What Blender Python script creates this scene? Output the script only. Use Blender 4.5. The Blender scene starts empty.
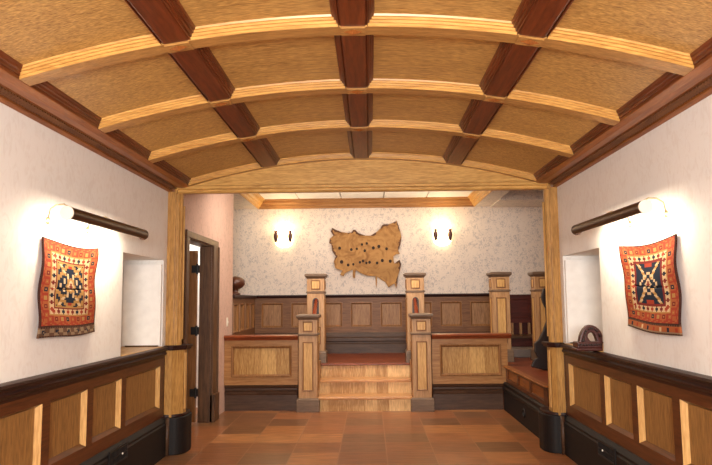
import bpy, bmesh, math, random
from mathutils import Vector, Matrix
from mathutils.geometry import delaunay_2d_cdt
random.seed(7)
S = bpy.context.scene
COL = S.collection
PI = math.pi

# ------------------------------------------------------------------ camera, world, lights, exposure
def axes(yaw, pitch, roll):
    F = Vector((-math.sin(yaw)*math.cos(pitch), math.cos(yaw)*math.cos(pitch), math.sin(pitch)))
    r = F.cross(Vector((0, 0, 1))).normalized(); u = r.cross(F)
    return r*math.cos(roll)-u*math.sin(roll), u*math.cos(roll)+r*math.sin(roll), F
R_, U_, F_ = axes(math.radians(1.15684), math.radians(5.80713), 0.009)
cam = bpy.data.cameras.new('camera'); co = bpy.data.objects.new('camera', cam); COL.objects.link(co)
cam.sensor_width = 36.0; cam.lens = 36.0*660.0/712.0; cam.clip_start = 0.05
CAM = Vector((0.07, 0.0, 1.42))
co.matrix_world = Matrix(((R_.x, U_.x, -F_.x, CAM.x), (R_.y, U_.y, -F_.y, CAM.y), (R_.z, U_.z, -F_.z, CAM.z), (0, 0, 0, 1)))
S.camera = co
def hit(px, py, axis, val):                     # a pixel of the photo met with an axis plane, for tracing outlines
    d = F_*660.0 + R_*(px-356.0) + U_*(232.5-py)
    return CAM + d*((val-CAM[axis])/d[axis])

W = bpy.data.worlds.new('world'); S.world = W; W.use_nodes = True
W.node_tree.nodes['Background'].inputs[0].default_value = (1.0, 0.92, 0.82, 1)
W.node_tree.nodes['Background'].inputs[1].default_value = 0.10

def area(name, loc, aim, sx, sy, power, col):
    l = bpy.data.lights.new(name, 'AREA'); l.shape = 'RECTANGLE'; l.size = sx; l.size_y = sy; l.energy = power; l.color = col
    o = bpy.data.objects.new(name, l); COL.objects.link(o); o.location = loc
    o.rotation_euler = (Vector(aim)-Vector(loc)).to_track_quat('-Z', 'Y').to_euler(); return o
area('flash_light', (0.0, -1.3, 1.62), (0.0, 6.0, 1.75), 1.5, 0.8, 320, (1.0, 0.975, 0.94))
area('back_room_light', (0.0, 8.2, 3.02), (0.0, 9.2, 0.0), 2.8, 1.4, 118, (1.0, 0.90, 0.77))
area('back_room_uplight', (0.0, 9.9, 2.2), (0.0, 10.2, 3.2), 2.6, 0.8, 12, (1.0, 0.84, 0.62))
area('side_room_light', (-3.0, 8.6, 2.3), (-3.0, 9.4, 1.2), 0.8, 0.8, 30, (1.0, 0.96, 0.90))
S.view_settings.view_transform = 'Standard'; S.view_settings.look = 'None'
S.view_settings.exposure = 0.1; S.view_settings.gamma = 1.0; S.view_settings.use_curve_mapping = False
try:
    S.cycles.use_denoising = True; S.cycles.denoiser = 'OPENIMAGEDENOISE'
    S.cycles.max_bounces = 8; S.cycles.sample_clamp_indirect = 6.0
except Exception: pass

# ------------------------------------------------------------------ materials
def lin(c):
    f = lambda v: (v/255.0)/12.92 if v <= 10 else ((v/255.0+0.055)/1.055)**2.4
    return (f(c[0]), f(c[1]), f(c[2]), 1)
def newmat(name, rough=0.5, spec=0.5):
    m = bpy.data.materials.new(name); m.use_nodes = True
    nt = m.node_tree; b = nt.nodes['Principled BSDF']
    b.inputs['Roughness'].default_value = rough; b.inputs['Specular IOR Level'].default_value = spec
    return m, nt, b
def plain(name, c, rough=0.5, metal=0.0, spec=0.5):
    m, nt, b = newmat(name, rough, spec); b.inputs['Metallic'].default_value = metal
    tc = nt.nodes.new('ShaderNodeTexCoord'); n = nt.nodes.new('ShaderNodeTexNoise'); n.inputs['Scale'].default_value = 14
    nt.links.new(tc.outputs['Object'], n.inputs['Vector'])
    r = nt.nodes.new('ShaderNodeValToRGB'); k = lin(c)
    r.color_ramp.elements[0].color = tuple(v*0.88 for v in k[:3])+(1,); r.color_ramp.elements[1].color = tuple(min(1, v*1.1) for v in k[:3])+(1,)
    nt.links.new(n.outputs['Fac'], r.inputs[0]); nt.links.new(r.outputs[0], b.inputs['Base Color']); return m
def wood(name, dark, light, axis='z', rough=0.38, board=0.0, baxis='x', fleck=0.25, scale=1.0, bump=0.06, coat=0.0):
    m, nt, b = newmat(name, rough, 0.28); L = nt.links.new
    b.inputs['Coat Weight'].default_value = coat; b.inputs['Coat Roughness'].default_value = 0.25
    tc = nt.nodes.new('ShaderNodeTexCoord'); src = tc.outputs['Object']
    if board:
        sp = nt.nodes.new('ShaderNodeSeparateXYZ'); L(src, sp.inputs[0])
        dv = nt.nodes.new('ShaderNodeMath'); dv.operation = 'DIVIDE'; L(sp.outputs[baxis.upper()], dv.inputs[0]); dv.inputs[1].default_value = board
        fl = nt.nodes.new('ShaderNodeMath'); fl.operation = 'FLOOR'; L(dv.outputs[0], fl.inputs[0])
        wn = nt.nodes.new('ShaderNodeTexWhiteNoise'); wn.noise_dimensions = '1D'; L(fl.outputs[0], wn.inputs['W'])
        va = nt.nodes.new('ShaderNodeVectorMath'); va.operation = 'ADD'; L(src, va.inputs[0])
        sc2 = nt.nodes.new('ShaderNodeVectorMath'); sc2.operation = 'SCALE'; L(wn.outputs['Color'], sc2.inputs[0]); sc2.inputs['Scale'].default_value = 9.0
        L(sc2.outputs[0], va.inputs[1]); vec = va.outputs[0]
    else: vec = src
    mp = nt.nodes.new('ShaderNodeMapping'); L(vec, mp.inputs[0])
    s = [16*scale]*3; s['xyz'.index(axis)] = 1.3*scale; mp.inputs['Scale'].default_value = s
    n = nt.nodes.new('ShaderNodeTexNoise'); n.inputs['Scale'].default_value = 2.2; n.inputs['Detail'].default_value = 6; n.inputs['Roughness'].default_value = 0.62; n.inputs['Distortion'].default_value = 0.7
    L(mp.outputs[0], n.inputs['Vector'])
    mp2 = nt.nodes.new('ShaderNodeMapping'); L(vec, mp2.inputs[0])
    s = [95*scale]*3; s['xyz'.index(axis)] = 9*scale; mp2.inputs['Scale'].default_value = s
    n2 = nt.nodes.new('ShaderNodeTexNoise'); n2.inputs['Scale'].default_value = 1.4; n2.inputs['Detail'].default_value = 3; L(mp2.outputs[0], n2.inputs['Vector'])
    mx = nt.nodes.new('ShaderNodeMix'); mx.data_type = 'FLOAT'; mx.inputs[0].default_value = fleck; L(n.outputs['Fac'], mx.inputs[2]); L(n2.outputs['Fac'], mx.inputs[3])
    fac = mx.outputs[0]
    if board:
        ad = nt.nodes.new('ShaderNodeMath'); ad.operation = 'MULTIPLY_ADD'; L(wn.outputs['Value'], ad.inputs[0]); ad.inputs[1].default_value = 0.26; L(fac, ad.inputs[2])
        sb = nt.nodes.new('ShaderNodeMath'); sb.operation = 'SUBTRACT'; L(ad.outputs[0], sb.inputs[0]); sb.inputs[1].default_value = 0.13; fac = sb.outputs[0]
    r = nt.nodes.new('ShaderNodeValToRGB'); r.color_ramp.elements[0].position = 0.34; r.color_ramp.elements[1].position = 0.66
    r.color_ramp.elements[0].color = lin(dark); r.color_ramp.elements[1].color = lin(light); L(fac, r.inputs[0]); L(r.outputs[0], b.inputs['Base Color'])
    bp = nt.nodes.new('ShaderNodeBump'); bp.inputs['Strength'].default_value = bump; bp.inputs['Distance'].default_value = 0.01
    L(fac, bp.inputs['Height']); L(bp.outputs[0], b.inputs['Normal']); return m
def wallpaper(name, base, mark, scale, lo, hi, rough=0.75, stretch=1.0, bump=0.12):
    m, nt, b = newmat(name, rough, 0.25); L = nt.links.new
    tc = nt.nodes.new('ShaderNodeTexCoord'); mp = nt.nodes.new('ShaderNodeMapping'); L(tc.outputs['Object'], mp.inputs[0]); mp.inputs['Scale'].default_value = (1, 1, stretch)
    mp.inputs['Rotation'].default_value = (0.5, 0.5, 0.3)
    n = nt.nodes.new('ShaderNodeTexNoise'); n.inputs['Scale'].default_value = scale; n.inputs['Detail'].default_value = 2.5; n.inputs['Distortion'].default_value = 2.2; L(mp.outputs[0], n.inputs['Vector'])
    v = nt.nodes.new('ShaderNodeTexVoronoi'); v.inputs['Scale'].default_value = scale*0.55; L(mp.outputs[0], v.inputs['Vector'])
    mu = nt.nodes.new('ShaderNodeMath'); mu.operation = 'MULTIPLY_ADD'; L(v.outputs['Distance'], mu.inputs[0]); mu.inputs[1].default_value = -0.22; L(n.outputs['Fac'], mu.inputs[2])
    r = nt.nodes.new('ShaderNodeValToRGB'); r.color_ramp.elements[0].position = lo; r.color_ramp.elements[1].position = hi
    r.color_ramp.elements[0].color = lin(base); r.color_ramp.elements[1].color = lin(mark); L(mu.outputs[0], r.inputs[0]); L(r.outputs[0], b.inputs['Base Color'])
    bp = nt.nodes.new('ShaderNodeBump'); bp.inputs['Strength'].default_value = bump; bp.inputs['Distance'].default_value = 0.004; L(mu.outputs[0], bp.inputs['Height']); L(bp.outputs[0], b.inputs['Normal'])
    return m
def tile_mat():
    m, nt, b = newmat('terracotta_tile', 0.3, 0.5); L = nt.links.new
    tc = nt.nodes.new('ShaderNodeTexCoord'); sp = nt.nodes.new('ShaderNodeSeparateXYZ'); L(tc.outputs['Object'], sp.inputs[0])
    def ma(op, a, bv=None):
        n = nt.nodes.new('ShaderNodeMath'); n.operation = op
        for i, q in enumerate((a, bv)):
            if q is None: continue
            if isinstance(q, (int, float)): n.inputs[i].default_value = q
            else: L(q, n.inputs[i])
        return n.outputs[0]
    P = 0.441
    ux = ma('DIVIDE', ma('SUBTRACT', sp.outputs['X'], 0.209), P); uy = ma('DIVIDE', ma('SUBTRACT', sp.outputs['Y'], 8.098), P)
    cx = nt.nodes.new('ShaderNodeCombineXYZ'); L(ma('FLOOR', ux), cx.inputs[0]); L(ma('FLOOR', uy), cx.inputs[1])
    wn = nt.nodes.new('ShaderNodeTexWhiteNoise'); wn.noise_dimensions = '3D'; L(cx.outputs[0], wn.inputs['Vector'])
    ramp = nt.nodes.new('ShaderNodeValToRGB'); e = ramp.color_ramp.elements
    e[0].position = 0; e[0].color = lin((130, 87, 54)); e[1].position = 1; e[1].color = lin((190, 128, 76))
    for p, c in ((0.16, (134, 92, 60)), (0.3, (150, 94, 56)), (0.6, (164, 102, 60)), (0.8, (178, 114, 66))):
        k = e.new(p); k.color = lin(c)
    L(wn.outputs['Value'], ramp.inputs[0])
    no = nt.nodes.new('ShaderNodeTexNoise'); no.inputs['Scale'].default_value = 7; no.inputs['Detail'].default_value = 5
    mp = nt.nodes.new('ShaderNodeMapping'); mp.inputs['Scale'].default_value = (0.6, 2.6, 1); L(tc.outputs['Object'], mp.inputs[0]); L(mp.outputs[0], no.inputs['Vector'])
    r2 = nt.nodes.new('ShaderNodeValToRGB'); r2.color_ramp.elements[0].position = .3; r2.color_ramp.elements[1].position = .75
    r2.color_ramp.elements[0].color = (.62, .62, .62, 1); r2.color_ramp.elements[1].color = (1.12, 1.08, 1.04, 1); L(no.outputs['Fac'], r2.inputs[0])
    mul = nt.nodes.new('ShaderNodeMix'); mul.data_type = 'RGBA'; mul.blend_type = 'MULTIPLY'; mul.inputs[0].default_value = 1; L(ramp.outputs[0], mul.inputs[6]); L(r2.outputs[0], mul.inputs[7])
    fx, fy = ma('FRACT', ux), ma('FRACT', uy)
    ex = ma('MINIMUM', fx, ma('SUBTRACT', 1.0, fx)); ey = ma('MINIMUM', fy, ma('SUBTRACT', 1.0, fy))
    g = ma('LESS_THAN', ma('MINIMUM', ex, ey), 0.013)
    mg = nt.nodes.new('ShaderNodeMix'); mg.data_type = 'RGBA'; L(g, mg.inputs[0]); L(mul.outputs[2], mg.inputs[6]); mg.inputs[7].default_value = lin((156, 106, 70))
    L(mg.outputs[2], b.inputs['Base Color'])
    bp = nt.nodes.new('ShaderNodeBump'); bp.inputs['Strength'].default_value = 0.25; bp.inputs['Distance'].default_value = 0.006
    L(ma('SUBTRACT', no.outputs['Fac'], g), bp.inputs['Height']); L(bp.outputs[0], b.inputs['Normal'])
    return m
def emit(name, c, strength):
    m, nt, b = newmat(name, 0.4); b.inputs['Base Color'].default_value = lin(c); b.inputs['Emission Color'].default_value = lin(c); b.inputs['Emission Strength'].default_value = strength; return m

M = dict(
    plaster=wallpaper('pale_wallpaper', (243, 239, 233), (237, 231, 224), 15, 0.36, 0.56, 0.6, 0.6, 0.12),
    sprig=wallpaper('sprig_wallpaper', (226, 212, 200), (192, 182, 178), 24, 0.41, 0.52, 0.7, 0.8, 0.05),
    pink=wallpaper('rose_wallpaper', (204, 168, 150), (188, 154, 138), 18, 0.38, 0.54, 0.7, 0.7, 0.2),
    white=plain('white_paint', (246, 243, 238), 0.6),
    tile=tile_mat(),
    landing=wood('landing_boards', (96, 42, 22), (140, 68, 38), 'x', 0.4),
    panelx=wood('vault_oak', (130, 90, 42), (212, 168, 98), 'x', 0.38, fleck=0.68, scale=1.25),
    rib=wood('golden_oak_across', (166, 116, 56), (216, 168, 94), 'x', 0.3, fleck=0.4),
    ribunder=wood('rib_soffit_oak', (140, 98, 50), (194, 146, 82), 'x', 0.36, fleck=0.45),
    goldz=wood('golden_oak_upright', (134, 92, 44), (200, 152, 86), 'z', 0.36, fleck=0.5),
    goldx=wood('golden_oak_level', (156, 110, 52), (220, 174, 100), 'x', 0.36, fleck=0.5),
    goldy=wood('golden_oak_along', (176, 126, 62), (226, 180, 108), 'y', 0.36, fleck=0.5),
    beam=wood('red_mahogany_along', (72, 30, 14), (118, 56, 26), 'y', 0.34),
    corn=wood('brown_oak_along', (112, 60, 26), (164, 100, 48), 'y', 0.36),
    rope=wood('dark_rope_carving', (66, 36, 18), (116, 72, 38), 'y', 0.45),
    stiley=wood('brown_oak_wainscot', (64, 32, 16), (104, 58, 30), 'y', 0.34),
    panelw=wood('wainscot_panel_oak', (112, 78, 40), (170, 124, 70), 'z', 0.42, fleck=0.6),
    capy=wood('dark_cap_along', (30, 12, 9), (54, 24, 16), 'y', 0.42),
    capx=wood('red_brown_cap', (100, 44, 22), (150, 76, 40), 'x', 0.3, coat=0.2),
    black=wood('black_stained_plinth', (14, 9, 8), (26, 17, 14), 'y', 0.6),
    blackx=wood('dark_brown_plinth', (58, 37, 26), (92, 66, 48), 'x', 0.4),
    darkx=wood('dark_oak_level', (64, 42, 28), (98, 68, 46), 'x', 0.4),
    midx=wood('grey_brown_oak', (90, 56, 34), (136, 94, 60), 'x', 0.42),
    midz=wood('grey_brown_panel', (114, 78, 50), (170, 128, 88), 'z', 0.42, fleck=0.5),
    oakx=wood('rail_oak', (134, 88, 46), (180, 132, 80), 'x', 0.36),
    boards=wood('board_panel_oak', (152, 108, 54), (222, 178, 110), 'z', 0.38, board=0.19, baxis='x', fleck=0.5),
    newel=wood('newel_oak', (148, 106, 66), (198, 154, 108), 'z', 0.38),
    newelp=wood('newel_panel_oak', (176, 128, 70), (222, 176, 110), 'z', 0.38, fleck=0.5),
    newelcap=wood('newel_cap_oak', (92, 72, 56), (132, 106, 84), 'x', 0.38),
    edge=wood('dark_moulding', (112, 74, 42), (152, 106, 64), 'z', 0.38),
    tread=wood('tread_oak', (168, 108, 58), (222, 164, 100), 'x', 0.3, coat=0.3),
    riser=wood('riser_oak', (170, 122, 68), (238, 198, 138), 'z', 0.36, board=0.155, baxis='x', fleck=0.55),
    rail=plain('red_varnished_wood', (118, 46, 20), 0.25),
    doorwood=wood('door_oak', (104, 68, 36), (150, 104, 60), 'z', 0.4),
    casing=wood('dark_door_casing', (62, 40, 26), (108, 76, 50), 'z', 0.4),
    iron=plain('black_iron', (16, 14, 14), 0.5, 0.3),
    tube=plain('dark_brown_metal', (58, 30, 20), 0.32, 0.3),
    brass=plain('pale_brass', (206, 190, 150), 0.3, 0.9),
    ivory=plain('ivory_end_cap', (232, 222, 204), 0.4),
    glow=emit('lamp_strip', (255, 238, 205), 14.0),
    shade=emit('lit_glass_shade', (255, 226, 170), 7.0),
    hide=wallpaper('tanned_hide', (178, 134, 82), (138, 96, 56), 5, 0.3, 0.6, 0.7, 1.0, 0.2),
    hideedge=plain('dark_hide_edge', (92, 56, 34), 0.7),
    hidehole=plain('hide_hole', (40, 22, 16), 0.8),
    carve=plain('carved_dark_wood', (62, 20, 14), 0.4),
    carveblack=plain('near_black_wood', (34, 20, 18), 0.4),
    redbrown=wood('dark_red_settle', (52, 20, 16), (88, 36, 28), 'x', 0.4),
    stone=plain('grey_stone', (120, 108, 100), 0.7),
    finial=plain('dark_turned_wood', (84, 46, 30), 0.32),
)

# ------------------------------------------------------------------ helpers
ORG = {}
def empty(name, loc, label, cat, group=None):
    o = bpy.data.objects.new(name, None); COL.objects.link(o); o.location = loc; o.empty_display_size = 0.1
    ORG[o.name] = Vector(loc); o['label'] = label; o['category'] = cat
    if group: o['group'] = group
    return o
def tag(o, label, cat, group=None):
    o['label'] = label; o['category'] = cat
    if group: o['group'] = group
    return o
def structure(o): o['kind'] = 'structure'; return o

class MB:
    def __init__(s): s.v = []; s.f = []; s.m = []
    def add(s, vs, fs, mi=0):
        b = len(s.v); s.v += [tuple(v) for v in vs]; s.f += [tuple(i+b for i in f) for f in fs]; s.m += [mi]*len(fs); return s
    def box(s, x0, x1, y0, y1, z0, z1, mi=0):
        x0, x1 = min(x0, x1), max(x0, x1); y0, y1 = min(y0, y1), max(y0, y1); z0, z1 = min(z0, z1), max(z0, z1)
        return s.add([(x, y, z) for z in (z0, z1) for y in (y0, y1) for x in (x0, x1)],
                     [(0, 2, 3, 1), (4, 5, 7, 6), (0, 1, 5, 4), (2, 6, 7, 3), (0, 4, 6, 2), (1, 3, 7, 5)], mi)
    def prism(s, pts, fn, a0, a1, mi=0):            # pts: 2-D outline; fn(p, a) -> xyz
        n = len(pts)
        return s.add([fn(p, a0) for p in pts]+[fn(p, a1) for p in pts],
                     [tuple(range(n))[::-1], tuple(range(n, 2*n))]+[(i, (i+1) % n, n+(i+1) % n, n+i) for i in range(n)], mi)
    def loft(s, rings, mi=0, caps=True):
        n = len(rings[0]); vs = [p for r in rings for p in r]; fs = []
        for k in range(len(rings)-1):
            for i in range(n): fs.append((k*n+i, k*n+(i+1) % n, (k+1)*n+(i+1) % n, (k+1)*n+i))
        if caps: fs += [tuple(range(n))[::-1], tuple(range((len(rings)-1)*n, len(rings)*n))]
        return s.add(vs, fs, mi)
    def lathe(s, prof, c, n=24, mi=0):
        return s.loft([[(c[0]+r*math.cos(2*PI*i/n), c[1]+r*math.sin(2*PI*i/n), c[2]+z) for i in range(n)] for r, z in prof], mi)
    def squares(s, prof, c, mi=0):                  # square-plan turning: (half width, z)
        return s.loft([[(c[0]+a*h, c[1]+b*h, c[2]+z) for a, b in ((-1, -1), (1, -1), (1, 1), (-1, 1))] for h, z in prof], mi)
    def tube(s, pts, r, n=12, mi=0):
        P = [Vector(p) for p in pts]; rings = []
        for k, p in enumerate(P):
            t = (P[min(k+1, len(P)-1)]-P[max(k-1, 0)]).normalized()
            a = t.cross(Vector((0, 0, 1)));
            if a.length < 1e-3: a = t.cross(Vector((0, 1, 0)))
            a.normalize(); b = t.cross(a); rr = r[k] if isinstance(r, (list, tuple)) else r
            rings.append([p+a*rr*math.cos(2*PI*i/n)+b*rr*math.sin(2*PI*i/n) for i in range(n)])
        return s.loft(rings, mi)
    def build(s, name, mats, parent=None, bevel=0.0, smooth=False, seg=2):
        if not isinstance(mats, (list, tuple)): mats = [mats]
        me = bpy.data.meshes.new(name); og = ORG.get(parent.name, Vector((0, 0, 0))) if parent else Vector((0, 0, 0))
        me.from_pydata([tuple(Vector(v)-og) for v in s.v], [], s.f)
        for m in mats: me.materials.append(M[m])
        for p, mi in zip(me.polygons, s.m): p.material_index = mi; p.use_smooth = smooth
        bm = bmesh.new(); bm.from_mesh(me); bmesh.ops.recalc_face_normals(bm, faces=bm.faces); bm.to_mesh(me); bm.free()
        o = bpy.data.objects.new(name, me); COL.objects.link(o); ORG[o.name] = og
        if parent: o.parent = parent
        if bevel:
            b = o.modifiers.new('bevel', 'BEVEL'); b.width = bevel; b.segments = seg; b.limit_method = 'ANGLE'; b.angle_limit = math.radians(50)
        return o

def frame(mb, fn, u0, u1, v0, v1, ops, depth, inset, thick, mi=0, side=0):
    """flat framing with sloped openings; fn(u, v, w) -> xyz, w = 0 the face, negative inwards"""
    us = sorted({u0, u1, *[o[0] for o in ops], *[o[1] for o in ops]}); vs = sorted({v0, v1, *[o[2] for o in ops], *[o[3] for o in ops]})
    for i in range(len(us)-1):
        for j in range(len(vs)-1):
            uc, vc = (us[i]+us[i+1])/2, (vs[j]+vs[j+1])/2
            if any(o[0] < uc < o[1] and o[2] < vc < o[3] for o in ops): continue
            a, b, c, d = us[i], us[i+1], vs[j], vs[j+1]
            mb.add([fn(a, c, 0), fn(b, c, 0), fn(b, d, 0), fn(a, d, 0)], [(0, 1, 2, 3)], mi)
    for a, b, c, d in ops:
        q = [(a, c), (b, c), (b, d), (a, d)]; k = inset; q2 = [(a+k, c+k), (b-k, c+k), (b-k, d-k), (a+k, d-k)]
        for i in range(4):
            j = (i+1) % 4
            mb.add([fn(*q[i], 0), fn(*q[j], 0), fn(*q2[j], -depth), fn(*q2[i], -depth)], [(0, 1, 2, 3)], side if i % 2 else mi)
    q = [(u0, v0), (u1, v0), (u1, v1), (u0, v1)]
    for i in range(4):
        j = (i+1) % 4; mb.add([fn(*q[i], 0), fn(*q[j], 0), fn(*q[j], -thick), fn(*q[i], -thick)], [(0, 1, 2, 3)], mi)
    return mb
def ring(mb, fn, a, b, c, d, prof, nu=1, nv=1, mu=0, mv=0):
    """mitred moulding round a rectangle, prof: (inward offset, w)"""
    for k in range(len(prof)-1):
        (o0, w0), (o1, w1) = prof[k], prof[k+1]
        def line(o, w):
            A = [(a+o, c+o), (b-o, c+o), (b-o, d-o), (a+o, d-o)]; out = []
            for i in range(4):
                p, q = A[i], A[(i+1) % 4]; n = nu if i % 2 == 0 else nv
                out.append([fn(p[0]+(q[0]-p[0])*t/n, p[1]+(q[1]-p[1])*t/n, w) for t in range(n+1)])
            return out
        A, B = line(o0, w0), line(o1, w1)
        for i in range(4):
            n = len(A[i])-1
            mb.add(A[i]+B[i], [(t, t+1, n+2+t, n+1+t) for t in range(n)], mu if i % 2 == 0 else mv)
    return mb
def slab(mb, fn, a, b, c, d, w0, w1, mi=0):
    vs = [fn(u, v, w) for w in (w0, w1) for v in (c, d) for u in (a, b)]
    return mb.add(vs, [(0, 2, 3, 1), (4, 5, 7, 6), (0, 1, 5, 4), (2, 6, 7, 3), (0, 4, 6, 2), (1, 3, 7, 5)], mi)
BEAD = [(0.0, 0.0), (0.004, 0.008), (0.014, 0.010), (0.022, 0.004), (0.030, -0.006)]

# ------------------------------------------------------------------ the setting: front room
YP = 6.27                                           # plane of the archway
structure(MB().box(-4.2, 4.0, -2.6, 11.2, -0.12, 0.0).build('floor', 'tile'))
for s, nm, yn in ((-1, 'wall_left', 5.15), (1, 'wall_right', 5.20)):
    w = MB(); X, X2, XB = s*1.87, s*2.55, s*2.42
    w.box(X, X2, -2.6, yn, 0.95, 2.75); w.box(s*1.95, X2, -2.6, YP, 0, 0.95)
    w.box(X, X2, yn, 6.18, 1.808, 2.75); w.box(X, X2, 6.18, YP+.02, 0.95, 2.75); w.box(XB, X2, yn, 6.18, 0.95, 1.808)
    structure(w.build(nm, 'plaster'))
structure(MB().box(-2.5, 2.5, -2.6, -2.45, 0, 3.0).build('wall_behind', 'plaster'))

zr = lambda x: 2.765-0.088*x*x
vf = lambda u, v, w: (u, v, zr(u)+w)
RIBY = [3.148-0.96*k for k in (2, 1)]+[3.148+0.96*k for k in range(3)]+[6.215]      # near face of each rib
RW = 0.104; BW = 0.072
BX = (-0.88, 0.0, 0.88); XE = 1.66
NX = 44
ceil = MB()                                         # the boarded shell above the ribs
def shell(y0, y1):
    xs = [-1.9+3.8*i/NX for i in range(NX+1)]
    ceil.loft([[vf(x, y, 0.052) for x in xs]+[vf(x, y, 0.16) for x in reversed(xs)] for y in (y0, y1)])
shell(-2.6, YP+.05)
ceiling = structure(ceil.build('ceiling', 'panelx', smooth=False))
STEP = [(-0.002, 0.002), (0.0015, 0.002), (0.0015, 0.016), (0.010, 0.0165), (0.011, 0.029), (0.021, 0.030), (0.022, 0.040), (0.031, 0.042), (0.036, 0.056)]
edges = [-XE]+[b+q for b in BX for q in (-BW, BW)]+[XE]
for k in range(len(RIBY)-1):
    y0, y1 = RIBY[k]+RW, RIBY[k+1]
    for i in range(4):
        a, b = edges[2*i], edges[2*i+1]
        ring(MB(), vf, a, b, y0, y1, STEP, 14, 1, 0, 1).build('coffer_moulding', ['rib', 'beam'], ceiling)
ords = ['second', 'first', 'nearest', 'second', 'third', 'farthest']
rl = {2: 'arched golden oak rib spanning the vault nearest the camera', 3: 'arched golden oak vault rib, second from the camera',
      4: 'arched golden oak vault rib, third from the camera, above the lamps\' far ends', 5: 'arched golden oak rib running along the top of the pale gable board'}
for k, y in enumerate(RIBY):
    if k < 2: lab = 'arched golden oak vault rib overhead, %s before the visible bays' % ('second' if k == 0 else 'just')
    else: lab = rl[k]
    t = empty('ceiling_rib', (0, y+RW/2, zr(0)), lab, 'ceiling rib', 'arched ribs of the vault')
    xs = [-1.72+3.44*i/NX for i in range(NX+1)]
    d = RW if k < 5 else YP+.01-y
    rings = [[vf(x, y, 0.08), vf(x, y, 0), vf(x, y+d, 0), vf(x, y+d, 0.08)] for x in xs]
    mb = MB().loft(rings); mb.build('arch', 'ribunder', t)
    if k < 5:
        for bx in BX:                               # the carved lozenge where a beam crosses
            mb = MB(); h = 0.062; q = 0.046; z0 = 0.0
            f = lambda u, v, w, bx=bx, y=y: vf(bx+u, y+RW/2+v, -w)
            mb.add([f(-h, -q, -0.02), f(h, -q, -0.02), f(h, q, -0.02), f(-h, q, -0.02), f(-h, -q, 0.006), f(h, -q, 0.006), f(h, q, 0.006), f(-h, q, 0.006)],
                   [(0, 1, 2, 3), (4, 5, 6, 7), (0, 1, 5, 4), (1, 2, 6, 5), (2, 3, 7, 6), (3, 0, 4, 7)])
            mb.add([f(-h*.8, 0, 0.006), f(0, -q*.8, 0.006), f(h*.8, 0, 0.006), f(0, q*.8, 0.006), f(0, 0, 0.02)], [(0, 1, 4), (1, 2, 4), (2, 3, 4), (3, 0, 4), (0, 1, 2, 3)], 1)
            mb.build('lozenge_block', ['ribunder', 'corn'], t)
for bx, lab in zip(BX, ('dark red-brown beam along the vault, nearest the wall with the open door', 'dark red-brown beam down the crown of the vault', 'dark red-brown beam along the vault, nearest the wall with the carved ring')):
    t = empty('ceiling_beam', (bx, 2.0, zr(bx)), lab, 'ceiling beam', 'long dark beams of the vault')
    prof = [(-BW, 0.07), (-BW, 0.012), (-BW+.010, 0.004), (-BW+.016, 0.002), (BW-.016, 0.002), (BW-.010, 0.004), (BW, 0.012), (BW, 0.07)]
    MB().prism(prof, lambda p, a, bx=bx: vf(bx+p[0], a, p[1]), -2.4, RIBY[-1]+.002).build('beam', 'beam', t)
for s, lab in ((-1, 'brown oak cornice with a dark rope carving above the wall with the rug and open door beyond'), (1, 'brown oak cornice with a dark rope carving above the wall with the carved ring')):
    t = empty('cornice', (s*1.8, 2.0, 2.47), lab, 'cornice')
    prof = [(1.87, 2.473), (1.862, 2.470), (1.845, 2.476), (1.834, 2.482), (1.834, 2.50), (1.768, 2.512), (1.764, 2.506), (1.756, 2.512), (1.752, 2.503), (1.70, 2.505), (XE, 2.520), (XE, 2.62), (1.87, 2.62)]
    MB().prism(prof, lambda p, a, s=s: (s*p[0], a, p[1]), -2.4, YP+.02).build('cornice_board', 'corn', t)
    rp = MB(); y = 2.4
    while y < 6.2:                                  # slanted beads of the rope carving
        c = Vector((s*1.80, y, 2.499)); d = Vector((s*.027, 0.014, -0.005)); e = Vector((0, 0.012, 0)); n = Vector((0, 0, -0.010))
        rp.add([c-d-e, c+d-e, c+d+e, c-d+e, c-d*.8+n, c+d*.8+n], [(0, 1, 5, 4), (1, 2, 5), (2, 3, 4, 5), (3, 0, 4), (0, 1, 2, 3)]); y += 0.03
    rp.build('rope_carving', 'rope', t)

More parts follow.
